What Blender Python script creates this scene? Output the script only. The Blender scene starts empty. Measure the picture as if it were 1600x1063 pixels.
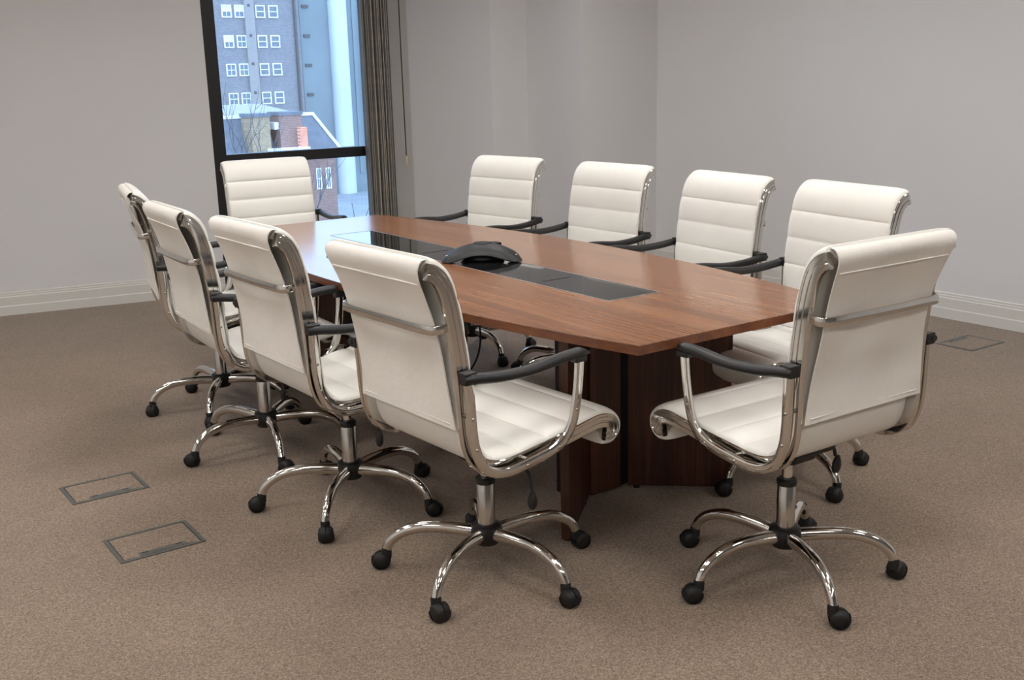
import bpy, bmesh, math, random
from mathutils import Vector, Matrix
R = math.radians
PI = math.pi
scene = bpy.context.scene
C = scene.collection

# ------------------------------------------------------------------ camera
YAW, PITCH, ROLL, FPX = R(34.82550344), R(13.91962915), R(-1.47873171), 1666.33
CAM = Vector((0, 0, 1.44))
_f = Vector((math.sin(YAW)*math.cos(PITCH), math.cos(YAW)*math.cos(PITCH), -math.sin(PITCH)))
_r0 = Vector((math.cos(YAW), -math.sin(YAW), 0))
_u0 = _r0.cross(_f)
_r = math.cos(ROLL)*_r0 + math.sin(ROLL)*_u0
_u = -math.sin(ROLL)*_r0 + math.cos(ROLL)*_u0
cam_data = bpy.data.cameras.new('camera')
cam_data.sensor_width = 36; cam_data.sensor_fit = 'HORIZONTAL'
cam_data.lens = FPX/1600*36
cam_data.clip_end = 600
cam = bpy.data.objects.new('camera', cam_data)
C.objects.link(cam)
M = Matrix.Identity(4)
for i in range(3):
    M[i][0], M[i][1], M[i][2], M[i][3] = _r[i], _u[i], -_f[i], CAM[i]
cam.matrix_world = M
scene.camera = cam

def at(px, py, Y):
    """point of the place seen at a pixel, at the real distance Y down the room axis"""
    d = _r*((px-800)/FPX) - _u*((py-531.5)/FPX) + _f
    return CAM + d*(Y/d.y)

# ------------------------------------------------------------------ world, exposure
w = bpy.data.worlds.new('overcast_sky'); scene.world = w
w.use_nodes = True
bg = w.node_tree.nodes['Background']
bg.inputs[0].default_value = (0.52, 0.72, 1.0, 1)
bg.inputs[1].default_value = 4.2
scene.view_settings.view_transform = 'Standard'
scene.view_settings.look = 'None'
scene.view_settings.gamma = 1
scene.view_settings.use_curve_mapping = False
scene.view_settings.exposure = 0.0
LAMP = 15.4

# ------------------------------------------------------------------ materials
def srgb(r, g, b):
    f = lambda c: ((c/255+0.055)/1.055)**2.4 if c/255 > 0.04045 else c/255/12.92
    return (f(r), f(g), f(b), 1)

def mat(name, col, rough=0.5, metal=0.0, spec=0.5, bump=None, vary=None, coat=0.0):
    """plain procedural material: colour varied by noise, fine noise bump"""
    m = bpy.data.materials.new(name); m.use_nodes = True
    nt = m.node_tree; b = nt.nodes['Principled BSDF']
    b.inputs['Base Color'].default_value = col
    b.inputs['Roughness'].default_value = rough
    b.inputs['Metallic'].default_value = metal
    b.inputs['Specular IOR Level'].default_value = spec
    b.inputs['Coat Weight'].default_value = coat
    tc = nt.nodes.new('ShaderNodeTexCoord')
    if vary:
        scale, amt = vary
        n = nt.nodes.new('ShaderNodeTexNoise'); n.inputs['Scale'].default_value = scale; n.inputs['Detail'].default_value = 4
        nt.links.new(tc.outputs['Object'], n.inputs['Vector'])
        mr = nt.nodes.new('ShaderNodeMapRange')
        mr.inputs[1].default_value = .3; mr.inputs[2].default_value = .7
        mr.inputs[3].default_value = 1-amt; mr.inputs[4].default_value = 1+amt
        nt.links.new(n.outputs['Fac'], mr.inputs[0])
        mx = nt.nodes.new('ShaderNodeVectorMath'); mx.operation = 'SCALE'
        mx.inputs[0].default_value = col[:3]
        nt.links.new(mr.outputs[0], mx.inputs['Scale'])
        nt.links.new(mx.outputs[0], b.inputs['Base Color'])
    if bump:
        scale, st, dist = bump
        n = nt.nodes.new('ShaderNodeTexNoise'); n.inputs['Scale'].default_value = scale; n.inputs['Detail'].default_value = 3
        nt.links.new(tc.outputs['Object'], n.inputs['Vector'])
        bp = nt.nodes.new('ShaderNodeBump'); bp.inputs['Strength'].default_value = st; bp.inputs['Distance'].default_value = dist
        nt.links.new(n.outputs['Fac'], bp.inputs['Height'])
        nt.links.new(bp.outputs[0], b.inputs['Normal'])
    return m

def wood(name, axis, dark, mid, light, rough):
    m = bpy.data.materials.new(name); m.use_nodes = True
    nt = m.node_tree; b = nt.nodes['Principled BSDF']
    tc = nt.nodes.new('ShaderNodeTexCoord')
    def noise(sc_across, sc_along, detail, dist):
        mp = nt.nodes.new('ShaderNodeMapping')
        s = [sc_across]*3; s[axis] = sc_along
        mp.inputs['Scale'].default_value = s
        nt.links.new(tc.outputs['Object'], mp.inputs['Vector'])
        n = nt.nodes.new('ShaderNodeTexNoise'); n.inputs['Scale'].default_value = 1
        n.inputs['Detail'].default_value = detail; n.inputs['Distortion'].default_value = dist
        nt.links.new(mp.outputs[0], n.inputs['Vector']); return n
    n1 = noise(16, .8, 5, .5); n2 = noise(110, 3.0, 3, .2)
    mx = nt.nodes.new('ShaderNodeMath'); mx.operation = 'MULTIPLY_ADD'; mx.inputs[1].default_value = .45
    nt.links.new(n2.outputs['Fac'], mx.inputs[0]); 
    sc = nt.nodes.new('ShaderNodeMath'); sc.operation = 'MULTIPLY'; sc.inputs[1].default_value = .6
    nt.links.new(n1.outputs['Fac'], sc.inputs[0]); nt.links.new(sc.outputs[0], mx.inputs[2])
    cr = nt.nodes.new('ShaderNodeValToRGB')
    cr.color_ramp.elements[0].position = .36; cr.color_ramp.elements[0].color = dark
    cr.color_ramp.elements[1].position = .68; cr.color_ramp.elements[1].color = light
    e = cr.color_ramp.elements.new(.52); e.color = mid
    nt.links.new(mx.outputs[0], cr.inputs[0]); nt.links.new(cr.outputs[0], b.inputs['Base Color'])
    b.inputs['Roughness'].default_value = rough
    b.inputs['Specular IOR Level'].default_value = .5
    return m

def carpet_mat(name):
    m = bpy.data.materials.new(name); m.use_nodes = True
    nt = m.node_tree; b = nt.nodes['Principled BSDF']
    tc = nt.nodes.new('ShaderNodeTexCoord')
    def noise(s, d):
        n = nt.nodes.new('ShaderNodeTexNoise'); n.inputs['Scale'].default_value = s; n.inputs['Detail'].default_value = d
        nt.links.new(tc.outputs['Object'], n.inputs['Vector']); return n
    v = nt.nodes.new('ShaderNodeTexVoronoi'); v.inputs['Scale'].default_value = 300
    nt.links.new(tc.outputs['Object'], v.inputs['Vector'])
    sp = nt.nodes.new('ShaderNodeSeparateColor'); nt.links.new(v.outputs['Color'], sp.inputs[0])
    n1 = noise(95, 4); n2 = noise(3, 3)
    a = nt.nodes.new('ShaderNodeMath'); a.operation = 'MULTIPLY_ADD'; a.inputs[1].default_value = .5
    nt.links.new(sp.outputs[0], a.inputs[0])
    h = nt.nodes.new('ShaderNodeMath'); h.operation = 'MULTIPLY'; h.inputs[1].default_value = .5
    nt.links.new(n1.outputs['Fac'], h.inputs[0]); nt.links.new(h.outputs[0], a.inputs[2])
    cr = nt.nodes.new('ShaderNodeValToRGB')
    cr.color_ramp.elements[0].position = .15; cr.color_ramp.elements[0].color = CARPET[0]
    cr.color_ramp.elements[1].position = .85; cr.color_ramp.elements[1].color = CARPET[2]
    e = cr.color_ramp.elements.new(.5); e.color = CARPET[1]
    nt.links.new(a.outputs[0], cr.inputs[0])
    mr = nt.nodes.new('ShaderNodeMapRange'); mr.inputs[1].default_value = .3; mr.inputs[2].default_value = .7; mr.inputs[3].default_value = .94; mr.inputs[4].default_value = 1.06
    nt.links.new(n2.outputs['Fac'], mr.inputs[0])
    sc = nt.nodes.new('ShaderNodeVectorMath'); sc.operation = 'SCALE'
    nt.links.new(cr.outputs[0], sc.inputs[0]); nt.links.new(mr.outputs[0], sc.inputs['Scale'])
    nt.links.new(sc.outputs[0], b.inputs['Base Color'])
    bp = nt.nodes.new('ShaderNodeBump'); bp.inputs['Strength'].default_value = .55; bp.inputs['Distance'].default_value = .006
    nt.links.new(a.outputs[0], bp.inputs['Height']); nt.links.new(bp.outputs[0], b.inputs['Normal'])
    b.inputs['Roughness'].default_value = .95; b.inputs['Specular IOR Level'].default_value = .15
    b.inputs['Sheen Weight'].default_value = .25; b.inputs['Sheen Roughness'].default_value = .6
    return m

def glass_mat(name, tint, ior=1.45):
    m = bpy.data.materials.new(name); m.use_nodes = True
    nt = m.node_tree
    for n in list(nt.nodes): nt.nodes.remove(n)
    o = nt.nodes.new('ShaderNodeOutputMaterial'); t = nt.nodes.new('ShaderNodeBsdfTransparent'); g = nt.nodes.new('ShaderNodeBsdfGlossy')
    t.inputs[0].default_value = tint; g.inputs['Roughness'].default_value = 0.0
    fr = nt.nodes.new('ShaderNodeFresnel'); fr.inputs[0].default_value = ior
    mx = nt.nodes.new('ShaderNodeMixShader')
    nt.links.new(fr.outputs[0], mx.inputs[0]); nt.links.new(t.outputs[0], mx.inputs[1]); nt.links.new(g.outputs[0], mx.inputs[2])
    nt.links.new(mx.outputs[0], o.inputs[0]); return m

def emit_mat(name, col, st):
    m = bpy.data.materials.new(name); m.use_nodes = True
    b = m.node_tree.nodes['Principled BSDF']
    b.inputs['Base Color'].default_value = (.8, .8, .8, 1)
    b.inputs['Emission Color'].default_value = col; b.inputs['Emission Strength'].default_value = st
    return m

def brick_mat(name, c1, c2, mortar, scale):
    m = bpy.data.materials.new(name); m.use_nodes = True
    nt = m.node_tree; b = nt.nodes['Principled BSDF']
    tc = nt.nodes.new('ShaderNodeTexCoord'); mp = nt.nodes.new('ShaderNodeMapping'); mp.inputs['Rotation'].default_value = (PI/2, 0, 0)
    bt = nt.nodes.new('ShaderNodeTexBrick'); bt.inputs['Scale'].default_value = scale
    bt.inputs['Color1'].default_value = c1; bt.inputs['Color2'].default_value = c2; bt.inputs['Mortar'].default_value = mortar
    nt.links.new(tc.outputs['Object'], mp.inputs[0]); nt.links.new(mp.outputs[0], bt.inputs['Vector']); nt.links.new(bt.outputs['Color'], b.inputs['Base Color'])
    b.inputs['Roughness'].default_value = .9
    return m

CARPET = [srgb(88, 73, 60), srgb(132, 112, 94), srgb(168, 148, 127)]
MT = {
 'wall': mat('painted_wall', srgb(222, 222, 223), .7, bump=(180, .08, .002), vary=(1.2, .012)),
 'wall_grey': mat('rear_wall_dark_grey', srgb(128, 126, 124), .6, vary=(1.5, .02)),
 'ceil': mat('ceiling_paint', srgb(232, 230, 226), .8, vary=(2, .01)),
 'skirt': mat('gloss_skirting_paint', srgb(218, 217, 212), .35, vary=(3, .01)),
 'carpet': carpet_mat('flecked_carpet'),
 'wood_top': wood('walnut_laminate', 1, srgb(120, 76, 48), srgb(141, 93, 60), srgb(158, 109, 73), .17),
 'wood_edge': wood('walnut_edge_band', 1, srgb(84, 45, 23), srgb(106, 60, 33), srgb(122, 74, 44), .4),
 'wood_ped_shaded': wood('walnut_shaded', 2, srgb(50, 26, 18), srgb(74, 40, 27), srgb(98, 58, 39), .42),  # same walnut darkened: shade under the table top put into the colour
 'recess': mat('black_recess', srgb(22, 20, 20), .5, vary=(9, .1)),
 'black_glass': mat('black_smoked_glass', srgb(26, 28, 29), .04, spec=.8, vary=(5, .05)),
 'alu': mat('brushed_aluminium', srgb(205, 206, 206), .32, metal=.9, vary=(60, .04)),
 'chrome': mat('polished_chrome', srgb(222, 220, 216), .07, metal=1.0, vary=(30, .01)),
 'chrome_dull': mat('satin_chrome', srgb(196, 192, 186), .2, metal=1.0, vary=(30, .02)),
 'leather': mat('cream_leather', srgb(241, 239, 233), .42, bump=(260, .12, .0015), vary=(9, .015)),
 'cover': mat('cream_leather_cover', srgb(238, 234, 227), .5, bump=(14, .35, .012), vary=(7, .02)),
 'black': mat('black_plastic', srgb(28, 28, 29), .42, bump=(300, .1, .001), vary=(20, .08)),
 'rubber': mat('black_rubber', srgb(20, 20, 21), .6, vary=(20, .1)),
 'phone': mat('charcoal_phone_plastic', srgb(25, 27, 29), .5, vary=(40, .05)),
 'frame': mat('black_window_frame', srgb(30, 29, 30), .45, vary=(6, .06)),
 'jamb': mat('light_grey_frame', srgb(186, 184, 180), .5, vary=(5, .02)),
 'slat': mat('blind_fabric_lit', srgb(214, 208, 194), .8, vary=(25, .12)),
 'slat_shaded': mat('blind_fabric_shaded', srgb(128, 123, 113), .8, vary=(25, .12)),
 'glass': glass_mat('window_glass', (.88, .94, 1.0, 1), 1.6),
 'steel': mat('grey_floor_box_steel', srgb(112, 114, 112), .38, metal=.6, vary=(30, .1)),
 'cream': mat('cream_toggle', srgb(205, 190, 165), .5, vary=(10, .02)),
 'lamp': emit_mat('lamp_diffuser', (1.0, .972, .94, 1), LAMP),
 'lampframe': mat('white_lamp_frame', srgb(235, 235, 233), .4, vary=(4, .01)),
 # outside
 'brick_far': brick_mat('grey_brown_brick', srgb(146, 138, 136), srgb(130, 124, 126), srgb(156, 150, 148), 1.6),
 'brick_pale': brick_mat('pale_brick', srgb(166, 154, 146), srgb(158, 148, 142), srgb(168, 160, 154), 1.6),
 'render_far': mat('pale_render', srgb(138, 144, 144), .9, vary=(.15, .1)),
 'streak': mat('white_streak', srgb(210, 212, 212), .35, spec=.5, vary=(.25, .06)),
 'white_sash': mat('white_sash_paint', srgb(248, 248, 248), .6, vary=(2, .02)),
 'pane': mat('dark_pane', srgb(104, 108, 116), .08, spec=.9, vary=(1.5, .15)),
 'pane_blind': mat('pale_blind_in_window', srgb(225, 230, 236), .5, vary=(2, .03)),
 'slate': mat('grey_roof_slate', srgb(112, 114, 120), .7, vary=(2.5, .15)),
 'lead': mat('pale_lead_roof', srgb(158, 152, 150), .7, vary=(.5, .08)),
 'brick_red': brick_mat('red_brick', srgb(160, 120, 106), srgb(142, 106, 96), srgb(166, 150, 140), 3),
 'brick_yellow': brick_mat('yellow_stock_brick', srgb(178, 150, 112), srgb(156, 130, 100), srgb(178, 168, 150), 3),
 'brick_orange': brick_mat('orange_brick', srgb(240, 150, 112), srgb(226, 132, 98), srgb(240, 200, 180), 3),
 'bark': mat('grey_bark', srgb(92, 88, 86), .9, vary=(3, .2)),
 'paving': mat('pale_paving', srgb(150, 152, 154), .9, vary=(.4, .1)),
 'pipe': mat('dark_pipe', srgb(96, 88, 84), .6, vary=(2, .05)),
}

# ------------------------------------------------------------------ mesh helpers
def obj(name, bm, m, parent=None, smooth=None):
    me = bpy.data.meshes.new(name)
    bm.normal_update(); bm.to_mesh(me); bm.free()
    me.materials.append(MT[m] if isinstance(m, str) else m)
    if smooth is not None:
        for p in me.polygons: p.use_smooth = True
        me.set_sharp_from_angle(angle=R(smooth))
    o = bpy.data.objects.new(name, me); C.objects.link(o)
    if parent: o.parent = parent
    return o

def empty(name, loc, rz=0):
    o = bpy.data.objects.new(name, None); C.objects.link(o)
    o.location = loc; o.rotation_euler = (0, 0, rz); o.empty_display_size = .1
    return o

def tag(o, label, cat, group=None):
    o['label'] = label; o['category'] = cat
    if group: o['group'] = group
    return o

def struct(o, label=None):
    o['kind'] = 'structure'
    if label: o['label'] = label
    return o

def add_box(bm, lo, hi, bevel=0, mtx=None):
    r = bmesh.ops.create_cube(bm, size=1)
    vs = r['verts']
    for v in vs:
        v.co = Vector([lo[i] + (v.co[i]+.5)*(hi[i]-lo[i]) for i in range(3)])
    if bevel:
        es = list({e for v in vs for e in v.link_edges})
        q = bmesh.ops.bevel(bm, geom=es, offset=bevel, segments=2, affect='EDGES', profile=.6)
        vs = list({v for f in q['faces'] for v in f.verts} | {v for v in vs if v.is_valid})
    if mtx:
        for v in vs: v.co = mtx @ v.co
    return vs

def box_obj(name, lo, hi, m, parent=None, bevel=0):
    bm = bmesh.new(); add_box(bm, lo, hi, bevel)
    return obj(name, bm, m, parent)

def add_prism(bm, poly, z0, z1):
    """poly: counter-clockwise list of (x, y)"""
    a = [bm.verts.new((x, y, z0)) for x, y in poly]; b = [bm.verts.new((x, y, z1)) for x, y in poly]
    n = len(poly)
    bm.faces.new(a[::-1]); bm.faces.new(b)
    for i in range(n): bm.faces.new((a[i], a[(i+1) % n], b[(i+1) % n], b[i]))

def catmull(pts, n=8):
    P = [Vector(p) for p in pts]; P = [P[0]*2-P[1]] + P + [P[-1]*2-P[-2]]
    out = []
    for i in range(1, len(P)-2):
        p0, p1, p2, p3 = P[i-1:i+3]
        for k in range(n):
            t = k/n
            out.append(.5*((2*p1)+(p2-p0)*t+(2*p0-5*p1+4*p2-p3)*t*t+(3*p1-p0-3*p2+p3)*t**3))
    out.append(P[-2]); return out

def resample(pts, n):
    L = [0]
    for a, b in zip(pts, pts[1:]): L.append(L[-1]+(b-a).length)
    out = []; j = 0
    for k in range(n):
        s = L[-1]*k/(n-1)
        while j < len(L)-2 and L[j+1] < s: j += 1
        t = (s-L[j])/max(1e-9, L[j+1]-L[j])
        out.append(pts[j].lerp(pts[j+1], min(1, max(0, t))))
    return out, L[-1]

def sweep(bm, pts, prof, B=None, scale=None, caps=True):
    """sweep a closed profile [(u along B, v along normal)] along pts; B constant binormal, or carried along when None"""
    n = len(pts); rings = []
    Bc = Vector(B).normalized() if B is not None else None
    for i, p in enumerate(pts):
        t = (pts[min(i+1, n-1)]-pts[max(i-1, 0)]).normalized()
        if B is None:
            if Bc is None:
                h = Vector((0, 0, 1)) if abs(t.z) < .9 else Vector((1, 0, 0))
                Bc = h.cross(t).normalized()
            Bc = (Bc - t*Bc.dot(t)).normalized()
        N = Bc.cross(t).normalized()
        s = scale[i] if scale else 1
        rings.append([bm.verts.new(p + Bc*(u*s) + N*(v*s)) for u, v in prof])
    m = len(prof)
    for a, b in zip(rings, rings[1:]):
        for k in range(m):
            bm.faces.new((a[k], b[k], b[(k+1) % m], a[(k+1) % m]))
    if caps:
        bm.faces.new(rings[0]); bm.faces.new(rings[-1][::-1])
    bmesh.ops.recalc_face_normals(bm, faces=bm.faces)
    return rings

def circ(r, n=12, ry=None):
    ry = ry or r
    return [(r*math.cos(2*PI*k/n), ry*math.sin(2*PI*k/n)) for k in range(n)]

def rrect(a, b, r, n=3):
    out = []
    for cx, cy, a0 in ((a-r, b-r, 0), (-a+r, b-r, 90), (-a+r, -b+r, 180), (a-r, -b+r, 270)):
        for k in range(n+1):
            t = R(a0+90*k/n); out.append((cx+r*math.cos(t), cy+r*math.sin(t)))
    return out

def lathe(bm, prof, n=24, mtx=None, a0=0, a1=2*PI):
    """prof [(r, z)] revolved about z"""
    full = abs(a1-a0-2*PI) < 1e-6
    cnt = n if full else n+1
    rings = []
    for k in range(cnt):
        a = a0+(a1-a0)*k/n
        rings.append([bm.verts.new((r*math.cos(a), r*math.sin(a), z)) for r, z in prof])
    vs = [v for r_ in rings for v in r_]
    for k in range(n):
        a, b = rings[k], rings[(k+1) % cnt]
        for i in range(len(prof)-1):
            bm.faces.new((a[i], b[i], b[i+1], a[i+1]))
    bmesh.ops.remove_doubles(bm, verts=vs, dist=1e-6)
    if mtx is not None:
        for v in vs:
            if v.is_valid: v.co = mtx @ v.co
    bmesh.ops.recalc_face_normals(bm, faces=bm.faces)

# ------------------------------------------------------------------ room shell
XR, YB, XL, ZC = 5.565, -3.4, -2.5, 2.72
def wl_y(x): return 7.24 - .194*(x-2.58)          # the wall left of the window runs slightly out of square
YW = 7.45                                           # glass plane

struct(box_obj('floor', (XL-.2, YB-.2, -.12), (XR+.2, 8.6, 0), 'carpet'), 'speckled beige brown carpet')
struct(box_obj('ceiling', (XL-.2, YB-.2, ZC), (XR+.2, 8.6, ZC+.15), 'ceil'), 'plain white ceiling')
struct(box_obj('wall_right', (XR, YB-.2, 0), (XR+.15, 8.0, ZC), 'wall'), 'plain off-white wall on the right')
struct(box_obj('wall_left', (XL-.15, YB-.2, 0), (XL, 8.6, ZC), 'wall'))
struct(box_obj('wall_rear', (XL-.2, YB-.15, 0), (XR+.2, YB, ZC), 'wall_grey'))  # out of view, greyed darker for contrast in the chrome reflections
WX0, WX1 = 2.63, 4.30                               # window opening
bm = bmesh.new()
add_prism(bm, [(XL, wl_y(XL)), (2.585, wl_y(2.585)), (2.63, YW+.1), (XL, wl_y(XL)+.35)], 0, ZC)
struct(obj('wall_back', bm, 'wall'), 'off-white wall left of the window')
# right of the window: splayed pier, a step, then the square column in the corner
bm = bmesh.new()
add_prism(bm, [(4.235, 7.40), (4.541, 6.70), (4.856, 6.70), (4.856, 7.9), (4.235, 7.9)], 0, ZC)
struct(obj('wall_pier', bm, 'wall'), 'off-white splayed wall pier right of the window')
struct(box_obj('wall_column', (4.856, 6.03, 0), (XR, 7.9, ZC), 'wall'), 'square off-white column in the room corner')

def skirting(name, p0, p1, into):
    """moulded skirting board from p0 to p1 on a wall; into = room-side normal"""
    p0, p1 = Vector((*p0, 0)), Vector((*p1, 0)); nrm = Vector((*into, 0)).normalized()
    prof = [(0, .0), (.022, .0), (.022, .058), (.019, .064), (.019, .118), (.014, .124), (.014, .133), (.009, .137), (.009, .147), (.006, .151), (0, .151)]
    bm = bmesh.new()
    A = [bm.verts.new(p0+nrm*a+Vector((0, 0, z))) for a, z in prof]; B = [bm.verts.new(p1+nrm*a+Vector((0, 0, z))) for a, z in prof]
    n = len(prof)
    for i in range(n): bm.faces.new((A[i], A[(i+1) % n], B[(i+1) % n], B[i]))
    bm.faces.new(A); bm.faces.new(B[::-1]); bmesh.ops.recalc_face_normals(bm, faces=bm.faces)
    return struct(obj(name, bm, 'skirt'), 'white moulded skirting board')
skirting('baseboard_back', (XL, wl_y(XL)), (2.58, wl_y(2.58)), (-.19, -1))
skirting('baseboard_right', (XR, YB), (XR, 6.03), (-1, 0))
skirting('baseboard_column', (4.856, 6.03), (XR, 6.03), (0, -1))
skirting('baseboard_column_side', (4.856, 6.03), (4.856, 6.70), (-1, 0))
skirting('baseboard_step', (4.541, 6.70), (4.856, 6.70), (0, -1))
skirting('baseboard_pier', (4.235, 7.40), (4.541, 6.70), (-.92, -.40))
skirting('baseboard_left', (XL, YB), (XL, wl_y(XL)), (1, 0))
skirting('baseboard_rear', (XL, YB), (XR, YB), (0, 1))

# window: black frame, transom, two panes
bm = bmesh.new()
TZ0, TZ1 = .873, .947
for lo, hi in (((2.63, YW-.05, 0), (2.735, YW+.05, ZC)),
               ((2.735, YW-.05, 0), (4.24, YW+.05, .07)), ((2.735, YW-.05, 2.66), (4.24, YW+.05, ZC)),
               ((2.735, YW-.05, TZ0), (4.075, YW+.05, TZ1))):
    add_box(bm, lo, hi, .004)
win = struct(obj('window_1', bm, 'frame'), 'tall black framed window with a low transom bar')
box_obj('jamb', (4.075, YW-.06, 0), (4.24, YW+.05, ZC), 'jamb', win, .004)
box_obj('pane', (2.735, YW-.004, TZ1), (4.075, YW+.004, 2.66), 'glass', win)
box_obj('pane', (2.735, YW-.004, .07), (4.075, YW+.004, TZ0), 'glass', win)

# ------------------------------------------------------------------ ceiling luminaires (above the picture)
k = 0
rows = ['first row from the rear wall', 'second row from the rear wall', 'third row from the rear wall', 'row nearest the window']
cols = ['leftmost', 'left of centre', 'right of centre', 'rightmost']
for i, lx in enumerate((-1.5, .25, 2.0, 3.65)):
    for j, ly in enumerate((-.9, 1.1, 3.1, 5.0)):
        t = empty('ceiling_light', (lx, ly, ZC))
        tag(t, 'square white ceiling light panel, %s column, %s' % (cols[i], rows[j]), 'ceiling light', 'ceiling light panels')
        bm = bmesh.new()
        for lo, hi in (((-.31, -.31, -.02), (.31, -.28, -.0005)), ((-.31, .28, -.02), (.31, .31, -.0005)), ((-.31, -.28, -.02), (-.28, .28, -.0005)), ((.28, -.28, -.02), (.31, .28, -.0005))):
            add_box(bm, lo, hi)
        obj('frame', bm, 'lampframe', t)
        box_obj('diffuser', (-.28, -.28, -.014), (.28, .28, -.004), 'lamp', t)

# ------------------------------------------------------------------ vertical blind, drawn aside
vb = empty('vertical_blind', (3.915, YW-.13, 0))
tag(vb, 'grey vertical blind drawn aside at the right of the window', 'blind')
random.seed(4)
box_obj('headrail', (-1.26, -.02, ZC-.05), (.14, .02, ZC-.002), 'frame', vb)
nsl = 24
for i in range(nsl):
    x = -.112 + .224*i/(nsl-1)
    bm = bmesh.new()
    # thin curved strip of fabric, edge-on to the room
    pts = [(.0, -.044), (.003, -.02), (.004, 0), (.003, .02), (0, .044)]
    poly = [(a+.0012, b) for a, b in pts] + [(a-.0012, b) for a, b in pts[::-1]]
    add_prism(bm, poly, .03, ZC-.05)
    s = obj('slat', bm, 'slat' if i % 2 else 'slat_shaded', vb)  # one fabric, alternate slats coloured as lit and shaded
    s.location = (x, random.uniform(-.008, .008), 0); s.rotation_euler = (0, 0, R(random.uniform(-12, 4)))
# operating wand/cord with toggle beside the blind
bm = bmesh.new()
sweep(bm, [Vector((0, 0, ZC-.052)), Vector((0, 0, 1.6)), Vector((.004, 0, .86))], circ(.0045, 8))
cord = obj('blind_cord', bm, 'frame', None, 40)
cord.location = (4.125, 7.30, 0)
tag(cord, 'thin black blind cord with cream toggle hanging beside the blind', 'cord')
bm = bmesh.new(); lathe(bm, [(0, 0), (.010, .004), (.011, .03), (.008, .06), (.004, .07), (0, .07)], 12)
tg = obj('toggle', bm, 'cream', cord, 40); tg.location = (.004, 0, .79)

# ------------------------------------------------------------------ conference table
TT = .7315; TCX, TCY, THL = 2.274, 3.593, 1.524
tbl = empty('conference_table', (TCX, TCY, 0))
tag(tbl, 'long boat-shaped walnut meeting table with black glass inlay', 'table')
def half_w(dy): return .62 - .196*(dy/THL)**2
NSEG = 28
ys = [-THL + 2*THL*i/NSEG for i in range(NSEG+1)]
outline = [(half_w(y), y) for y in ys] + [(-half_w(y), y) for y in ys[::-1]]
hx, hy0, hy1 = .112, 2.562-TCY, 4.586-TCY           # inlay opening
bm = bmesh.new()
# top built as a ring of quads around the inlay opening
zt, zb = TT, TT-.026
yl = sorted(set([round(y, 5) for y in ys] + [round(hy0, 5), round(hy1, 5)]))
def vv(x, y, z, cache={}):
    kk = (round(x, 5), round(y, 5), round(z, 5), id(bm))
    if kk not in cache: cache[kk] = bm.verts.new((x, y, z))
    return cache[kk]
for a, b in zip(yl, yl[1:]):
    hole = a >= hy0-1e-6 and b <= hy1+1e-6
    wa, wb = half_w(a), half_w(b)
    spans = [((-wa, -wb), (-hx, -hx)), ((hx, hx), (wa, wb))] + ([] if hole else [((-hx, -hx), (hx, hx))])
    for (l0, l1), (r0, r1) in spans:
        bm.faces.new((vv(l0, a, zt), vv(r0, a, zt), vv(r1, b, zt), vv(l1, b, zt)))
        bm.faces.new((vv(l0, a, zb), vv(l1, b, zb), vv(r1, b, zb), vv(r0, a, zb)))
    if hole:
        for x in (-hx, hx):
            bm.faces.new((vv(x, a, zt), vv(x, b, zt), vv(x, b, zb), vv(x, a, zb)))
for y in (hy0, hy1):
    bm.faces.new((vv(-hx, y, zt), vv(hx, y, zt), vv(hx, y, zb), vv(-hx, y, zb)))
bmesh.ops.recalc_face_normals(bm, faces=bm.faces)
top = obj('tabletop', bm, 'wood_top', tbl)
# edge band around the outside
bm = bmesh.new()
o1 = [bm.verts.new((x, y, zt-.0008)) for x, y in outline]; o2 = [bm.verts.new((x, y, zb)) for x, y in outline]
def outw(x, y, d=.0025): return (x + (d if x > 0 else -d), y + (d if y > THL-1e-4 else (-d if y < -THL+1e-4 else 0)))
o3 = [bm.verts.new((*outw(x, y), zt-.0008)) for x, y in outline]; o4 = [bm.verts.new((*outw(x, y), zb)) for x, y in outline]
n = len(outline)
for i in range(n):
    j = (i+1) % n
    for q in ((o1[i], o1[j], o3[j], o3[i]), (o3[i], o3[j], o4[j], o4[i]), (o4[i], o4[j], o2[j], o2[i]), (o1[j], o1[i], o2[i], o2[j])): bm.faces.new(q)
bmesh.ops.recalc_face_normals(bm, faces=bm.faces)
obj('edge_band', bm, 'wood_edge', tbl)
# inlay: aluminium trim, smoked glass lids, cable slots
bm = bmesh.new(); t_ = .005
for lo, hi in (((-hx, hy0, -.024), (-hx+t_, hy1, .0012)), ((hx-t_, hy0, -.024), (hx, hy1, .0012)), ((-hx+t_, hy0, -.024), (hx-t_, hy0+t_, .0012)), ((-hx+t_, hy1-t_, -.024), (hx-t_, hy1, .0012))):
    add_box(bm, (lo[0], lo[1], TT+lo[2]), (hi[0], hi[1], TT+hi[2]))
obj('inlay_trim', bm, 'alu', tbl)
ed = [hy0+t_, 2.979-TCY, 3.815-TCY, hy1-t_]
for a, b in zip(ed, ed[1:]):
    g = .0006
    lid = box_obj('glass_lid', (-hx+t_+g, a+g, TT-.012), (hx-t_-g, b-g, TT+.0002), 'black_glass', tbl)
for y in ed[1:3]:
    box_obj('cable_slot', (-.062, y-.005, TT-.01), (.062, y+.005, TT+.0008), 'recess', tbl)
box_obj('cable_tray', (-hx+.006, hy0+.006, TT-.075), (hx-.006, hy1-.006, TT-.03), 'recess', tbl)

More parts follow.
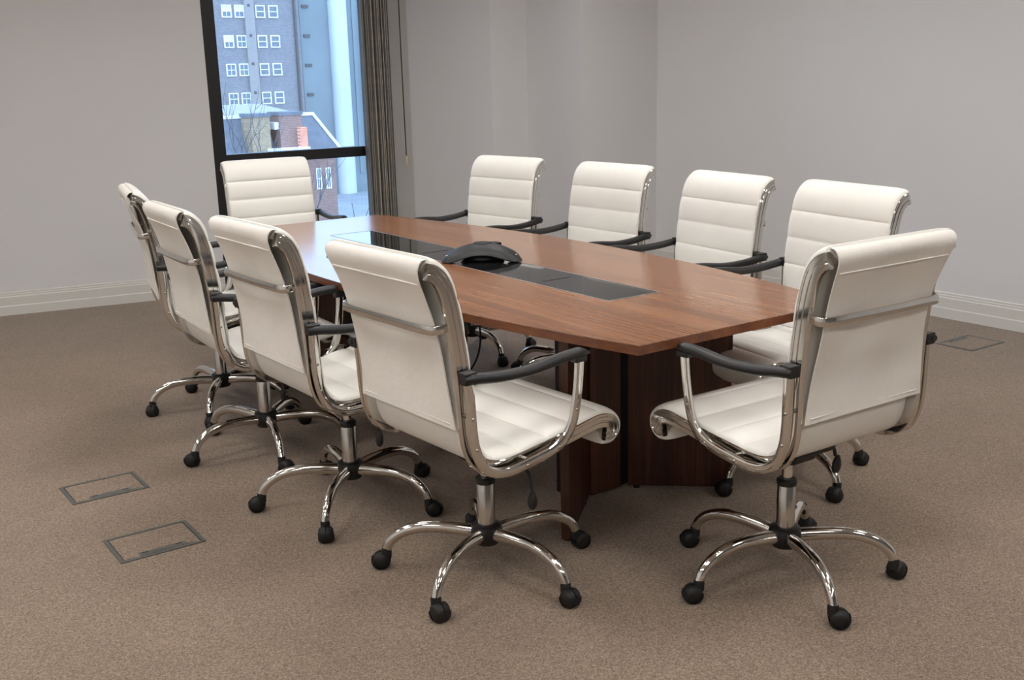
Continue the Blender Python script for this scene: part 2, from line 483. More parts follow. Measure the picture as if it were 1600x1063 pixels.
def pedestal(sgn):
    """V-shaped pedestal: two splayed walnut panels with a centre riser; sgn -1 at the near end, +1 at the far end"""
    yb = sgn*(THL-.64)
    p = box_obj('pedestal_riser', (-.070, min(yb, yb-sgn*.16), .012), (.066, max(yb, yb-sgn*.16), zb), 'wood_ped_shaded', tbl, .001)
    for s in (-1, 1):
        # dark recess strips between riser and panels
        xs_ = sorted((s*.060, s*.128))
        box_obj('pedestal_recess', (xs_[0], min(yb-sgn*.024, yb-sgn*.12), .004), (xs_[1], max(yb-sgn*.024, yb-sgn*.12), zb), 'recess', tbl)
        a = Vector((s*.100, yb, 0)); b = Vector((s*.366, yb+sgn*.235, 0))
        d = (b-a).normalized(); nn = Vector((-d.y, d.x, 0))*.014
        poly = [a-nn, b-nn, b+nn, a+nn]
        bm = bmesh.new(); add_prism(bm, [(v.x, v.y) for v in poly], .012, zb); bmesh.ops.recalc_face_normals(bm, faces=bm.faces)
        pn = obj('pedestal_panel', bm, 'wood_ped_shaded', tbl)
        for q in (a+d*.03, b-d*.03):
            bm = bmesh.new(); lathe(bm, [(0, 0), (.012, 0), (.012, .012), (0, .012)], 12)
            ft = obj('foot', bm, 'rubber', pn); ft.location = (q.x, q.y, 0)
pedestal(-1); pedestal(1)

# cable dropping from the tray to the floor
bm = bmesh.new()
pts = catmull([(2.274, 3.50, TT-.076), (2.276, 3.49, .62), (2.268, 3.485, .5), (2.272, 3.49, .40), (2.262, 3.53, .30), (2.20, 3.60, .18), (2.19, 3.62, .05), (2.22, 3.70, .006), (2.30, 3.78, .006)], 8)
sweep(bm, pts, circ(.004, 8))
cb = obj('phone_cable', bm, 'rubber', None, 40)
tag(cb, 'thin black cable hanging from beneath the walnut table', 'cable')

# ------------------------------------------------------------------ conference phone
ph = empty('conference_phone', (2.318, 3.522, TT+.0003), R(-67))
tag(ph, 'black three-legged conference phone on the glass inlay', 'phone')
def lobe(a):
    c = max(0, math.cos(1.5*a)) if False else (.5+.5*math.cos(3*a))
    return c
bm = bmesh.new()
NA, NR_ = 72, 12
topv, botv = [], []
RM = .178
for i in range(NA):
    a = 2*PI*i/NA + R(0)
    l = lobe(a - R(0))
    rmax = .098 + (RM-.098)*l**1.6
    tr, br = [], []
    for j in range(1, NR_+1):
        r_ = rmax*j/NR_; u_ = r_/RM
        zc = .066 - .046*u_**2.0                     # arched ridge
        edge = (j/NR_)**5
        zt_ = zc - .010*edge - .008*(1-l)*(j/NR_)**2
        zb_ = max(.002, .040*(1-(u_/.97)**2.2)) if u_ < 1 else .002
        zb_ = min(zb_, zt_-.004)
        if j == NR_: zt_ = zb_ + (zt_-zb_)*.35
        tr.append(bm.verts.new((r_*math.cos(a), r_*math.sin(a), zt_))); br.append(bm.verts.new((r_*math.cos(a)*.985, r_*math.sin(a)*.985, zb_)))
    topv.append(tr); botv.append(br)
ct, cbv = bm.verts.new((0, 0, .066)), bm.verts.new((0, 0, .040))
for i in range(NA):
    j = (i+1) % NA
    bm.faces.new((ct, topv[i][0], topv[j][0])); bm.faces.new((cbv, botv[j][0], botv[i][0]))
    for k in range(NR_-1):
        bm.faces.new((topv[i][k], topv[i][k+1], topv[j][k+1], topv[j][k])); bm.faces.new((botv[i][k], botv[j][k], botv[j][k+1], botv[i][k+1]))
    bm.faces.new((topv[i][-1], botv[i][-1], botv[j][-1], topv[j][-1]))
obj('body', bm, 'phone', ph, 35)
bm = bmesh.new(); lathe(bm, [(0, .004), (.082, .004), (.088, .010), (.074, .032), (.05, .043), (0, .05)], 32)
obj('speaker_core', bm, 'rubber', ph, 40)
bm = bmesh.new(); lathe(bm, [(0, .068), (.034, .0672), (.038, .063), (.038, .058)], 32)
obj('speaker_grille', bm, 'rubber', ph, 40)
for kk in range(3):
    a = 2*PI*kk/3
    q = Matrix.Rotation(a, 4, 'Z')
    bm = bmesh.new(); add_box(bm, (.125, -.014, .003), (.168, .014, .012), .003, q); obj('foot', bm, 'rubber', ph)
    bm = bmesh.new(); lathe(bm, [(0, 0), (.0045, 0), (.004, .002), (0, .003)], 10, q @ Matrix.Translation((.158, 0, .0285)))
    obj('microphone', bm, 'alu', ph)
bm = bmesh.new()
q = Matrix.Rotation(R(60), 4, 'Z')
add_box(bm, (.042, -.022, .052), (.075, .022, .0635), .002, q); obj('keypad', bm, 'black', ph)

# ------------------------------------------------------------------ office chair
XF = .238            # side frames at +-XF
FR = [(-.320, .996), (-.301, .989), (-.281, .971), (-.266, .943), (-.255, .905), (-.246, .86), (-.236, .79), (-.227, .707),
      (-.223, .62), (-.220, .56), (-.212, .51), (-.190, .468), (-.155, .447), (-.10, .440), (0, .450), (.10, .463), (.19, .477),
      (.235, .482), (.27, .474), (.292, .455), (.293, .434), (.279, .421), (.255, .424)]
path, PLEN = resample(catmull([(0, y, z) for y, z in FR], 10), 260)
def normal(i):
    t = (path[min(i+1, 259)]-path[max(i-1, 0)]).normalized()
    return Vector((0, -t.z, t.y))   # towards the sitter
# orientation check: at the backrest the normal must point forward (+y)
if normal(100).y < 0:
    _n = normal
    normal = lambda i: -_n(i)

def cushion(i0, i1, halfw, t_lo, t_hi, rib, bulge):
    bm = bmesh.new()
    xs_ = [-1, -.985, -.965, -.955, -.93] + [-.85+1.7*k/11 for k in range(12)] + [.93, .955, .965, .985, 1]; NX = len(xs_)-1
    top, bot = [], []
    for i in range(i0, i1+1):
        p, nn = path[i], normal(i)
        s = PLEN*i/259
        ph_ = ((s-.118) / rib) % 1.0 if s > .118 else max(.5, s/.118)
        rb = (max(0, math.sin(PI*ph_)))**.32
        end = min(1, (i-i0+1)/4, (i1-i+1)/4)
        rt, rb_ = [], []
        for k in range(NX+1):
            x = halfw*xs_[k]
            e = (1-abs(x/halfw)**14)**.5 if abs(xs_[k]) < 1 else 0
            lo_ = .0145 if abs(x) > XF-.0105 else t_lo
            rt.append(bm.verts.new(p + Vector((x, 0, 0)) + nn*(.0155 + .003*e*end + bulge*rb*e)))
            rb_.append(bm.verts.new(p + Vector((x, 0, 0)) + nn*lo_))
        top.append(rt); bot.append(rb_)
    for a in range(len(top)-1):
        for k in range(NX):
            bm.faces.new((top[a][k], top[a][k+1], top[a+1][k+1], top[a+1][k])); bm.faces.new((bot[a][k], bot[a+1][k], bot[a+1][k+1], bot[a][k+1]))
        for k in (0, NX): bm.faces.new((top[a][k], top[a+1][k], bot[a+1][k], bot[a][k]))
    for a in (0, -1):
        for k in range(NX): bm.faces.new((top[a][k], top[a][k+1], bot[a][k+1], bot[a][k]))
    bmesh.ops.recalc_face_normals(bm, faces=bm.faces)
    return bm

def make_chair():
    ch = empty('office_chair', (0, 0, 0))
    up = []       # parts of the seat assembly, tilted together
    # split at the bend
    ib = min(range(260), key=lambda i: (path[i]-Vector((0, -.185, .462))).length)
    up.append(obj('backrest', cushion(0, ib, XF+.0075, -.008, .0145, .098, .0125), 'leather', ch, 50))
    up.append(obj('seat', cushion(ib+1, 259, XF+.0075, -.008, .0145, .098, .0125), 'leather', ch, 50))
    # side frames: flat grooved chrome section
    prof = [(.009, -.018), (.009, -.006), (.0062, -.0045), (.0062, -.0005), (.009, .001), (.009, .010), (.0065, .0112), (.0065, .0138), (.0085, .015), (.0085, .0185), (.006, .021), (-.006, .021), (-.009, .018), (-.009, -.018), (-.006, -.021), (.006, -.021)]
    for s in (1, -1):
        bm = bmesh.new()
        pr = [(u*s, v-.007) for u, v in prof]
        sweep(bm, [p+Vector((s*XF, 0, 0)) for p in path], pr, (1, 0, 0))
        up.append(obj('side_frame', bm, 'chrome', ch, 35))
    # rear cover sheet: hangs from the top roll down behind the frames
    bm = bmesh.new()
    prf = catmull([(0, -.310, 1.0175), (0, -.325, 1.0155), (0, -.336, 1.003), (0, -.337, .985), (0, -.328, .958), (0, -.311, .915), (0, -.290, .85), (0, -.271, .76), (0, -.260, .68), (0, -.255, .61), (0, -.253, .565)], 4)
    NX = 20; A, B_ = [], []
    for i, p in enumerate(prf):
        f = max(0, (1.0-p.z)/.44)
        hw = .2275 - .020*math.sin(PI*min(1, f)**.8) + .001*f
        ra, rb = [], []
        for k in range(NX+1):
            u = -1+2*k/NX
            sag = .010*math.sin(PI*min(1, f))*(1-u*u) + .0035*math.sin(5*u+7*f)*math.sin(PI*min(1, f))
            base = p + Vector((hw*u, sag, 0))
            ra.append(bm.verts.new(base + Vector((0, -.0035, 0)))); rb.append(bm.verts.new(base + Vector((0, .0005, 0))))
        A.append(ra); B_.append(rb)
    for a in range(len(A)-1):
        for k in range(NX):
            bm.faces.new((A[a][k], A[a][k+1], A[a+1][k+1], A[a+1][k])); bm.faces.new((B_[a][k], B_[a+1][k], B_[a+1][k+1], B_[a][k+1]))
        for k in (0, NX): bm.faces.new((A[a][k], A[a+1][k], B_[a+1][k], B_[a][k]))
    for a in (0, -1):
        for k in range(NX): bm.faces.new((A[a][k], A[a][k+1], B_[a][k+1], B_[a][k]))
    bmesh.ops.recalc_face_normals(bm, faces=bm.faces)
    cov = obj('back_cover', bm, 'cover', ch, 60); up.append(cov)
    # stitched hems of the cover
    for z, y in ((.955, -.3305), (.578, -.2575)):
        bm = bmesh.new()
        sweep(bm, [Vector((x, y+(.0 if z > .9 else .004*(1-(x/.22)**2)), z)) for x in [-.21+.42*k/12 for k in range(13)]], circ(.0022, 6))
        obj('hem', bm, 'cover', cov, 60)
    # chrome grab bar across the back
    bm = bmesh.new()
    XG = XF-.012
    pts = catmull([(-XG, -.246, .838), (-XG, -.276, .836), (-XG+.005, -.294, .835), (-XG+.03, -.306, .835), (-.1, -.309, .835), (0, -.310, .835), (.1, -.309, .835), (XG-.03, -.306, .835), (XG-.005, -.294, .835), (XG, -.276, .836), (XG, -.246, .838)], 6)
    sweep(bm, pts, rrect(.013, .006, .0055, 2), (0, 0, 1))
    up.append(obj('grab_bar', bm, 'chrome', ch, 35))
    # armrests: chrome loop outside the frame, black pad on top
    loop = [(-.236, .712), (-.233, .64), (-.230, .56), (-.221, .505), (-.197, .457), (-.155, .432), (-.10, .426), (-.03, .434), (.035, .446), (.080, .468), (.108, .505), (.124, .56), (.134, .62), (.140, .684)]
    for s in (1, -1):
        xa = s*.2685
        bm = bmesh.new()
        sweep(bm, resample(catmull([(xa, y, z) for y, z in loop], 8), 80)[0], rrect(.008, .014, .0065, 2), (1, 0, 0))
        arm = obj('arm_frame', bm, 'chrome', ch, 35); up.append(arm)
        bm = bmesh.new()
        pd = resample(catmull([(s*.279, -.258, .710), (s*.281, -.22, .707), (s*.283, -.14, .697), (s*.283, -.04, .694), (s*.282, .06, .704), (s*.280, .13, .706), (s*.278, .166, .698)], 8), 36)[0]
        sc = [.6+.4*min(1, k/2) if k < 3 else (1 if k < 33 else .95-.2*(k-32)) for k in range(36)]
        sweep(bm, pd, circ(.0185, 14, .0148), (1, 0, 0), sc)
        obj('arm_pad', bm, 'black', arm, 50)
        bm = bmesh.new()
        add_box(bm, (xa-.0175, -.256, .694), (xa+.0175, -.217, .726), .004)
        obj('pad_clamp', bm, 'black', arm)
        bm = bmesh.new()
        add_box(bm, (xa-.012, .118, .676), (xa+.012, .160, .706), .004)
        obj('pad_socket', bm, 'black', arm)
        for (y, z) in ((-.232, .60), (-.2235, .515), (-.06, .430), (.052, .452), (.120, .545)):
            bm = bmesh.new()
            mt = Matrix.Translation((xa+s*.0075, y, z)) @ Matrix.Rotation(s*PI/2, 4, 'Y')
            lathe(bm, [(0, .0035), (.003, .0032), (.0048, .0015), (.005, 0), (0, 0)], 10, mt)
            obj('screw', bm, 'chrome_dull', arm, 50)
        for (y, z) in ((-.228, .60), (-.05, .440)):
            bm = bmesh.new()
            lathe(bm, [(0, -.006), (.006, -.006), (.006, .006), (0, .006)], 10, Matrix.Translation((s*.2535, y, z)) @ Matrix.Rotation(PI/2, 4, 'Y'))
            obj('spacer', bm, 'chrome_dull', arm, 50)
    # cross bars under the seat
    for y, z in ((-.09, .421), (.12, .446)):
        bm = bmesh.new()
        sweep(bm, [Vector((x, y, z)) for x in (-XF, -.1, .1, XF)], circ(.010, 12), (0, 1, 0))
        up.append(obj('cross_bar', bm, 'chrome', ch, 40))
    # swivel mechanism and height lever
    bm = bmesh.new()
    add_box(bm, (-.085, -.10, .392), (.085, .13, .418), .008); add_box(bm, (-.05, -.06, .360), (.05, .09, .394), .010)
    mech = obj('mechanism', bm, 'black', ch); up.append(mech)
    bm = bmesh.new()
    lathe(bm, [(0, 0), (.020, 0), (.022, .006), (.022, .03), (.018, .035), (0, .035)], 16, Matrix.Translation((0, .09, .375)) @ Matrix.Rotation(-PI/2, 4, 'X'))
    obj('tension_knob', bm, 'black', mech, 40)
    bm = bmesh.new()
    sweep(bm, catmull([(.04, .02, .378), (.10, .03, .376), (.17, .015, .370), (.20, .008, .352), (.210, .004, .318)], 5), circ(.0055, 8))
    lev = obj('lever', bm, 'black', ch, 50); up.append(lev)
    bm = bmesh.new()
    lathe(bm, [(0, -.028), (.010, -.026), (.016, -.014), (.017, 0), (.013, .014), (.007, .026), (0, .03)], 14, Matrix.Translation((.214, .002, .292)) @ Matrix.Rotation(R(12), 4, 'Y') @ Matrix.Scale(.7, 4, (0, 1, 0)))
    obj('lever_knob', bm, 'black', lev, 50)
    # gas lift
    bm = bmesh.new(); lathe(bm, [(0, .12), (.0265, .12), (.026, .285), (.0245, .287), (0, .287)], 28)
    col = obj('gas_column', bm, 'chrome_dull', ch, 40)
    bm = bmesh.new(); lathe(bm, [(0, .284), (.028, .284), (.029, .288), (.029, .299), (.024, .304), (0, .304)], 28)
    obj('collar', bm, 'black', col, 40)
    bm = bmesh.new(); lathe(bm, [(0, .30), (.0145, .30), (.0145, .375), (0, .375)], 20)
    obj('piston', bm, 'chrome', col, 40)
    # base hub
    bm = bmesh.new(); lathe(bm, [(0, .096), (.036, .096), (.039, .102), (.045, .118), (.048, .135), (.044, .152), (.036, .157), (0, .157)], 30)
    obj('base_hub', bm, 'black', ch, 40)
    # five legs with casters
    leg0 = None
    for k in range(5):
        a = 2*PI*k/5
        if leg0 is None:
            bm = bmesh.new()
            pts, _ = resample(catmull([(.030, 0, .128), (.09, 0, .135), (.16, 0, .138), (.215, 0, .132), (.262, 0, .114), (.294, 0, .088), (.309, 0, .060)], 8), 36)
            sc = [1.06-.30*(i/35) for i in range(36)]
            sweep(bm, pts, circ(.0178, 16, .0195), (0, 1, 0), sc)
            leg = obj('base_leg', bm, 'chrome', ch, 45)
            # caster: hood and twin wheel
            bm = bmesh.new()
            def barrel(r, hw, n=7):
                out = [(0, -hw)]
                for i in range(n+1):
                    t = -PI/2+PI*i/n
                    out.append((r*(.70+.30*math.cos(t)), hw*math.sin(t)))
                out.append((0, hw)); return out
            my = Matrix.Rotation(PI/2, 4, 'X')
            lathe(bm, [(0, -.024), (.015, -.024), (.023, -.019), (.0262, -.010), (.0262, -.002), (.022, -.0015), (.022, .0015), (.0262, .002), (.0262, .010), (.023, .019), (.015, .024), (0, .024)], 26, Matrix.Translation((0, 0, .0262)) @ my)
            # hood shell over the upper part
            lathe(bm, [(.018, -.0255), (.025, -.0205), (.0295, -.011), (.0295, .011), (.025, .0205), (.018, .0255)], 18, Matrix.Translation((0, 0, .0262)) @ my, R(-175), R(15))
            # neck that takes the stem
            lathe(bm, [(0, .034), (.0145, .034), (.0155, .058), (.0135, .066), (0, .066)], 16, Matrix.Translation((-.018, 0, 0)))
            cs = obj('caster', bm, 'rubber', leg, 40)
            leg0 = (leg, cs)
        else:
            leg = leg0[0].copy(); C.objects.link(leg); leg.parent = ch
            cs = leg0[1].copy(); C.objects.link(cs); cs.parent = leg
        leg.rotation_euler = (0, 0, a)
        cs.location = (.310, 0, 0)
    return ch

def copy_tree(o, parent=None):
    c = o.copy(); C.objects.link(c); c.parent = parent
    for chd in list(o.children): copy_tree(chd, c)
    return c

GRP = 'office chairs around the meeting table'
# x, y, facing (deg), base turn (deg), seat tilt (deg, + leans back), height offset, label
CH = [
 (1.604, 2.463, 3.4, 65, 1.0, 0, 'cream leather office chair seen from behind, nearest on the left side of the table'),
 (1.529, 3.201, 1.7, 11, 0.0, 0, 'cream office chair on the left side, second from the camera'),
 (1.523, 3.937, -2.5, 41, 0.0, -.012, 'cream office chair on the left side, third from the camera'),
 (1.591, 4.618, -11.5, 23, 0.0, 0, 'leftmost cream office chair, far end of the left row, turned sideways'),
 (2.321, 5.452, -93.8, 20, 0.0, 0, 'cream office chair in front of the window at the far table end'),
 (2.994, 4.671, 188.4, 49, 0.0, 0, 'cream office chair in the right row farthest from the camera, before the wall pier'),
 (3.052, 3.907, 182.3, 33, 0.0, 0, 'cream office chair in the right row in front of the square column'),
 (3.030, 3.186, 174.0, 10, 0.0, 0, 'cream office chair in the right row, second from the near end'),
 (2.904, 2.479, 171.7, 44, -0.6, .01, 'cream office chair in the right row partly hidden behind the near end chair'),
 (2.273, 1.907, 88.7, 29, -1.0, .004, 'cream office chair at the near table end, its back to the camera'),
]
proto = make_chair()
UPN = ('backrest', 'seat', 'side_frame', 'back_cover', 'grab_bar', 'arm_frame', 'cross_bar', 'mechanism', 'lever')
random.seed(11)
roots = [proto] + [copy_tree(proto) for _ in CH[1:]]
for o, (x, y, yaw, base, tilt, dz, lab) in zip(roots, CH):
    o.location = (x, y, 0); rz = R(yaw-90); o.rotation_euler = (0, 0, rz)
    tag(o, lab, 'chair', GRP)
    k = 0
    for c in o.children:
        nm = c.name.split('.')[0]
        if nm in UPN:
            # seat assembly tilts about the top of the gas lift
            p = Matrix.Translation((0, 0, .40+dz)) @ Matrix.Rotation(R(tilt), 4, 'X') @ Matrix.Translation((0, 0, -.40))
            c.matrix_local = p
        elif nm == 'base_leg':
            c.rotation_euler = (0, 0, R(base+72*k)-rz); k += 1
            for q in c.children:
                a = R(random.uniform(-75, 75))
                q.rotation_euler = (0, 0, a)
                # wheel trails about its stem at radius .309
                q.location = (.309+.018*math.cos(a), .018*math.sin(a), 0)

# ------------------------------------------------------------------ floor boxes
def floor_box(x0, x1, y0, y1, far, label):
    t = empty('floor_box', ((x0+x1)/2, (y0+y1)/2, 0))
    tag(t, label, 'floor box', 'floor socket boxes')
    a, b, fw = (x1-x0)/2, (y1-y0)/2, .013
    bm = bmesh.new()
    for lo, hi in (((-a, -b), (a, -b+fw)), ((-a, b-fw), (a, b)), ((-a, -b+fw), (-a+fw, b-fw)), ((a-fw, -b+fw), (a, b-fw))):
        add_box(bm, (*lo, .0003), (*hi, .0032), .0008)
    obj('frame', bm, 'steel', t)
    bm = bmesh.new(); add_box(bm, (-a+fw, -b+fw, .0002), (a-fw, b-fw, .0008)); obj('shadow_gap', bm, 'recess', t)
    bm = bmesh.new(); add_box(bm, (-a+fw+.003, -b+fw+.003, .0006), (a-fw-.003, b-fw-.003, .0026)); 
    lid = obj('lid', bm, 'carpet', t)
    s = 1 if far else -1
    y_ = s*(b-fw-.004)
    bm = bmesh.new(); add_box(bm, (-a*.52, min(y_, y_-s*.026), .0022), (a*.6, max(y_, y_-s*.026), .0034), .0005)
    h = obj('handle', bm, 'steel', lid)
    for xx in (-a*.38, a*.42):
        bm = bmesh.new(); add_box(bm, (xx-.012, y_-s*.018-.003, .0032), (xx+.012, y_-s*.018+.003, .0037)); obj('finger_slot', bm, 'recess', lid)
floor_box(.732, 1.004, 3.205, 3.418, False, 'steel framed carpeted floor box on the left, the one nearer the camera')
floor_box(.731, 1.002, 3.802, 4.008, False, 'steel framed carpeted floor box on the left, the one farther from the camera')
floor_box(4.98, 5.275, 3.004, 3.219, True, 'steel framed carpeted floor box near the right wall')

# ------------------------------------------------------------------ outside the window
GZ = -10.5
struct(box_obj('ground', (-80, 9.5, GZ-.3), (180, 190, GZ), 'paving'), 'pale street paving outside')

def bar_frame(bm, x0, x1, z0, z1, y, wd, dp, hbar=True, vbar=True):
    for lo, hi in (((x0, z0), (x1, z0+wd)), ((x0, z1-wd), (x1, z1)), ((x0, z0+wd), (x0+wd, z1-wd)), ((x1-wd, z0+wd), (x1, z1-wd))):
        add_box(bm, (lo[0], y-dp, lo[1]), (hi[0], y, hi[1]))
    xm, zm = (x0+x1)/2, (z0+z1)/2
    if hbar: add_box(bm, (x0+wd, y-dp*.8, zm-wd*.35), (x1-wd, y, zm+wd*.35))
    if vbar: add_box(bm, (xm-wd*.2, y-dp*.7, z0+wd), (xm+wd*.2, y, z1-wd))

# brick apartment block
YA = 105
apt = empty('apartment_block', (at(400, 120, YA).x, YA+6, GZ))
tag(apt, 'grey brick apartment block with white sash windows beyond the glass', 'building')
def rel(p, o): return Vector(p)-o.location
xa0, xa1 = at(-150, 120, YA).x-apt.location.x, at(472, 100, YA).x-apt.location.x
ya = YA-apt.location.y
box_obj('wall', (xa0, ya, 0), (xa1, ya+14, 22.6), 'brick_far', apt)
px0, px1 = at(384, 60, YA).x-apt.location.x, at(399, 60, YA).x-apt.location.x
box_obj('pilaster', (px0, ya-.25, 0), (px1, ya, 22.6), 'brick_pale', apt)
wx = [(146, 0), (166, 0), (198, 1), (218, 1), (250, 0), (270, 0), (302, 1), (322, 0), (361, 1), (381, 1), (413, 0), (433, 0)]
random.seed(2)
for r_, py in enumerate((18, 65, 109, 154, 200)):
    zc = at(395, py, YA).z-GZ
    for c_, (px, cross) in enumerate(wx):
        xc = at(px, 108, YA).x-apt.location.x
        hw_, hh_ = .50, .60
        bm = bmesh.new(); bar_frame(bm, xc-hw_, xc+hw_, zc-hh_, zc+hh_, ya, .10, .12, True, bool(cross))
        wf = obj('window', bm, 'white_sash', apt)
        blind = (r_, c_) in ((0, 8), (0, 9), (1, 8))
        if blind:
            box_obj('pane', (xc-hw_+.1, ya-.05, zc-hh_+.1), (xc+hw_-.1, ya-.005, zc), 'pane', wf)
            box_obj('roller_blind', (xc-hw_+.1, ya-.05, zc), (xc+hw_-.1, ya-.005, zc+hh_-.1), 'pane_blind', wf)
        else:
            box_obj('pane', (xc-hw_+.1, ya-.05, zc-hh_+.1), (xc+hw_-.1, ya-.005, zc+hh_-.1), 'pane', wf)
    xv = at(394, 100, YA).x-apt.location.x
    box_obj('vent', (xv-.12, ya-.3, zc+.45), (xv+.12, ya-.25, zc+.7), 'pipe', apt)
bm = bmesh.new(); xp = at(465, 100, YA).x-apt.location.x
sweep(bm, [Vector((xp, ya-.15, 0)), Vector((xp, ya-.15, 22.6))], circ(.14, 8)); obj('drainpipe', bm, 'pipe', apt, 40)

# rendered block next to it, plus an added white column imitating a reflection
YB2 = 106
blk = empty('rendered_block', (at(530, 100, YB2).x, YB2+6, GZ))
tag(blk, 'pale rendered block beyond the glass, with an added white column imitating a reflection', 'building')
bx0, bx1 = at(472.5, 100, YB2).x-blk.location.x, at(700, 100, YB2).x-blk.location.x
box_obj('wall', (bx0, -6, 0), (bx1, 8, 22.2), 'render_far', blk)
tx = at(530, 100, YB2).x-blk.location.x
bm = bmesh.new(); lathe(bm, [(0, 0), (1.0, 0), (1.0, 23.0), (0, 23.0)], 28, Matrix.Translation((tx, -6.2, 0))); obj('reflection_streak', bm, 'streak', blk, 40)
for py in (10, 56, 102, 148):
    zc = at(478, py, YB2).z-GZ; xv = at(482, 100, YB2).x-blk.location.x
    box_obj('vent', (xv-.35, -6.12, zc-.15), (xv+.35, -6, zc+.15), 'pipe', blk)
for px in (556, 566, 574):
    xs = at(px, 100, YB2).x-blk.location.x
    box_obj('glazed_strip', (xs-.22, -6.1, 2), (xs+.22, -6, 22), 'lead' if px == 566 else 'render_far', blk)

# brick house with slate mansard roof and two chimneys
YH = 52
def hz(py, px=450, Y=YH): return at(px, py, Y).z-GZ
def hx_(px, py=200, Y=YH): return at(px, py, Y).x
hs = empty('brick_house', (hx_(450), YH+5, GZ))
tag(hs, 'red brick house with grey slate mansard roof and two chimneys', 'building')
X = lambda px, py=200, Y=YH: hx_(px, py, Y)-hs.location.x
zt0, ze = hz(181), hz(238)
x0, x1e, x1t = X(-200), X(532, 238), X(501, 181)
box_obj('wall', (x0, -4.6, 0), (x1e-.15, 5, ze), 'brick_red', hs)
bm = bmesh.new()
dt = x1e-x1t
vsl = [(x0, -5, ze), (x1e, -5, ze), (x1e, 5.4, ze), (x0, 5.4, ze), (x0, -5+dt, zt0), (x1t, -5+dt, zt0), (x1t, 5.4-dt, zt0), (x0, 5.4-dt, zt0)]
V = [bm.verts.new(v) for v in vsl]
for f in ((0, 1, 5, 4), (1, 2, 6, 5), (2, 3, 7, 6), (3, 0, 4, 7), (4, 5, 6, 7), (3, 2, 1, 0)): bm.faces.new([V[i] for i in f])
bmesh.ops.recalc_face_normals(bm, faces=bm.faces)
obj('mansard_roof', bm, 'slate', hs)
box_obj('roof_flashing', (x0, -5+dt-.08, zt0-.06), (x1t+.05, -5+dt+.1, zt0+.1), 'white_sash', hs)
bm = bmesh.new(); sweep(bm, [Vector((x1t, -5+dt, zt0+.05)), Vector((x1e, -5, ze+.05))], rrect(.09, .06, .02, 1)); obj('hip_flashing', bm, 'white_sash', hs)
# pale hipped upper roof behind
bm = bmesh.new()
xa_, xb_, xc_, xd_ = X(436, 180), X(500, 180), X(452, 160), X(470, 162)
zr = hz(161, 460, YH+4)
V = [bm.verts.new(v) for v in ((x0, -2.6, zt0), (xb_, -2.6, zt0), (xb_, 3.6, zt0), (x0, 3.6, zt0), (x0, .5, zr), (xd_, .5, zr))]
for f in ((0, 1, 5, 4), (1, 2, 5), (2, 3, 4, 5), (3, 0, 4), (3, 2, 1, 0)): bm.faces.new([V[i] for i in f])
bmesh.ops.recalc_face_normals(bm, faces=bm.faces); obj('upper_roof', bm, 'lead', hs)
yc = -5.2
YC = hs.location.y+yc
def chim(pa, pb, ptop, pbot, m, name='chimney'):
    xa_, xb_ = hx_(pa, 200, YC)-hs.location.x, hx_(pb, 200, YC)-hs.location.x
    za, zb_ = at((pa+pb)/2, pbot, YC).z-GZ, at((pa+pb)/2, ptop, YC).z-GZ
    c = box_obj(name, (xa_, yc-.5, za), (xb_, yc+.8, zb_), m, hs)
    box_obj('chimney_cap', (xa_-.06, yc-.56, zb_-.12), (xb_+.06, yc+.86, zb_+.06), 'slate', c)
    return c, xa_, xb_, za, zb_
chim(387, 416, 179, 262, 'brick_yellow')
c2, xa_, xb_, za, zb_ = chim(431, 466, 176, 262, 'brick_red')
zo0, zo1 = at(462, 232, YC).z-GZ, at(462, 198, YC).z-GZ
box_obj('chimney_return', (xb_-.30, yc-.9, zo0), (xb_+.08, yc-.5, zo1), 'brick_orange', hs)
box_obj('parapet_coping', (hx_(412, 232, YC)-hs.location.x, yc-1.1, at(440, 235, YC).z-GZ), (xb_+.1, yc-.5, at(440, 230, YC).z-GZ), 'white_sash', hs)
# dormer light
xd0, xd1 = hx_(424, 195, YC)-hs.location.x, hx_(437, 195, YC)-hs.location.x
box_obj('dormer', (xd0, -5.6, at(430, 202, YC).z-GZ), (xd1, -4, at(430, 191, YC).z-GZ), 'white_sash', hs)
# ground floor openings on the side seen through the lower pane
for pa, pb in ((500, 508), (515, 523)):
    a_, b_ = X(pa, 290), X(pb, 290)
    zz = hz(290, 510)
    bm = bmesh.new(); bar_frame(bm, a_, b_, zz-.2, zz+.9, -4.6, .05, .06, True, True); wf = obj('window', bm, 'white_sash', hs)
    box_obj('pane', (a_+.05, -4.62, zz-.15), (b_-.05, -4.602, zz+.85), 'pane', wf)

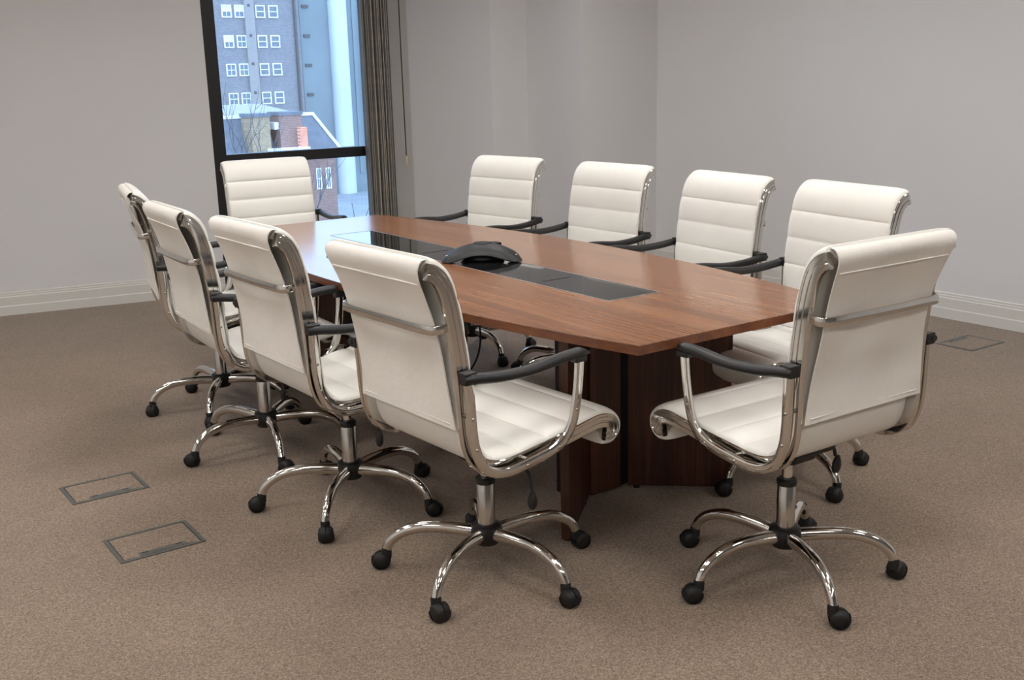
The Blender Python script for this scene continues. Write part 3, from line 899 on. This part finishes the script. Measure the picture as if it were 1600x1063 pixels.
# bare street trees
def bare_tree(px, py_top, Y, seed, label, spread=.5, dep=2, nb=6):
    base = at(px, 250, Y); top_z = at(px, py_top, Y).z
    t = empty('bare_tree', (base.x, Y, GZ))
    tag(t, label, 'tree', 'bare trees outside the window')
    H = top_z-GZ
    rnd = random.Random(seed)
    bmT, bmB = bmesh.new(), bmesh.new()
    trunk = [Vector((rnd.uniform(-.1, .1)*k, rnd.uniform(-.1, .1)*k, H*.55*k/5)) for k in range(6)]
    sweep(bmT, trunk, circ(.16, 8), (0, 1, 0), [1-.1*k for k in range(6)])
    obj('trunk', bmT, 'bark', t, 50)
    def grow(p, d, L, r, depth):
        pts = [p]; q = p.copy(); dd = d.copy()
        for k in range(4):
            dd = (dd+Vector((rnd.uniform(-.25, .25), rnd.uniform(-.25, .25), rnd.uniform(-.02, .22)))).normalized()
            q = q+dd*L/4; pts.append(q.copy())
        sweep(bmB, pts, circ(r, 5), None, [1, .85, .7, .55, .4])
        if depth and L > .6:
            for k in (2, 3, 4):
                for _ in range(2 if k > 2 else 1):
                    nd = (dd+Vector((rnd.uniform(-1, 1)*spread*1.6, rnd.uniform(-1, 1)*spread, rnd.uniform(0, .5)))).normalized()
                    grow(pts[k], nd, L*.62, r*.5, depth-1)
    for k in range(nb):
        a = rnd.uniform(0, 2*PI)
        grow(trunk[rnd.choice((3, 4, 5))], Vector((math.cos(a)*spread, math.sin(a)*spread, 1)).normalized(), H*.26, .05, dep)
    obj('branches', bmB, 'bark', t, 50)
bare_tree(350, 150, 45, 5, 'bare winter tree outside at the left edge of the window')
bare_tree(432, 148, 38, 8, 'bare winter tree outside in front of the chimneys')
bare_tree(560, 262, 36, 3, 'bare young tree on the paving, seen through the lower pane', .35, 1, 4)
# low brick garden wall on the street
gw = empty('garden_wall', (at(560, 300, 48).x, 46, GZ)); tag(gw, 'low pale wall beside the street seen through the lower pane', 'wall')
box_obj('wall_body', (-2.5, 0, 0), (6, .3, 1.3), 'render_far', gw); box_obj('coping', (-2.55, -.06, 1.3), (6.05, .36, 1.42), 'white_sash', gw)
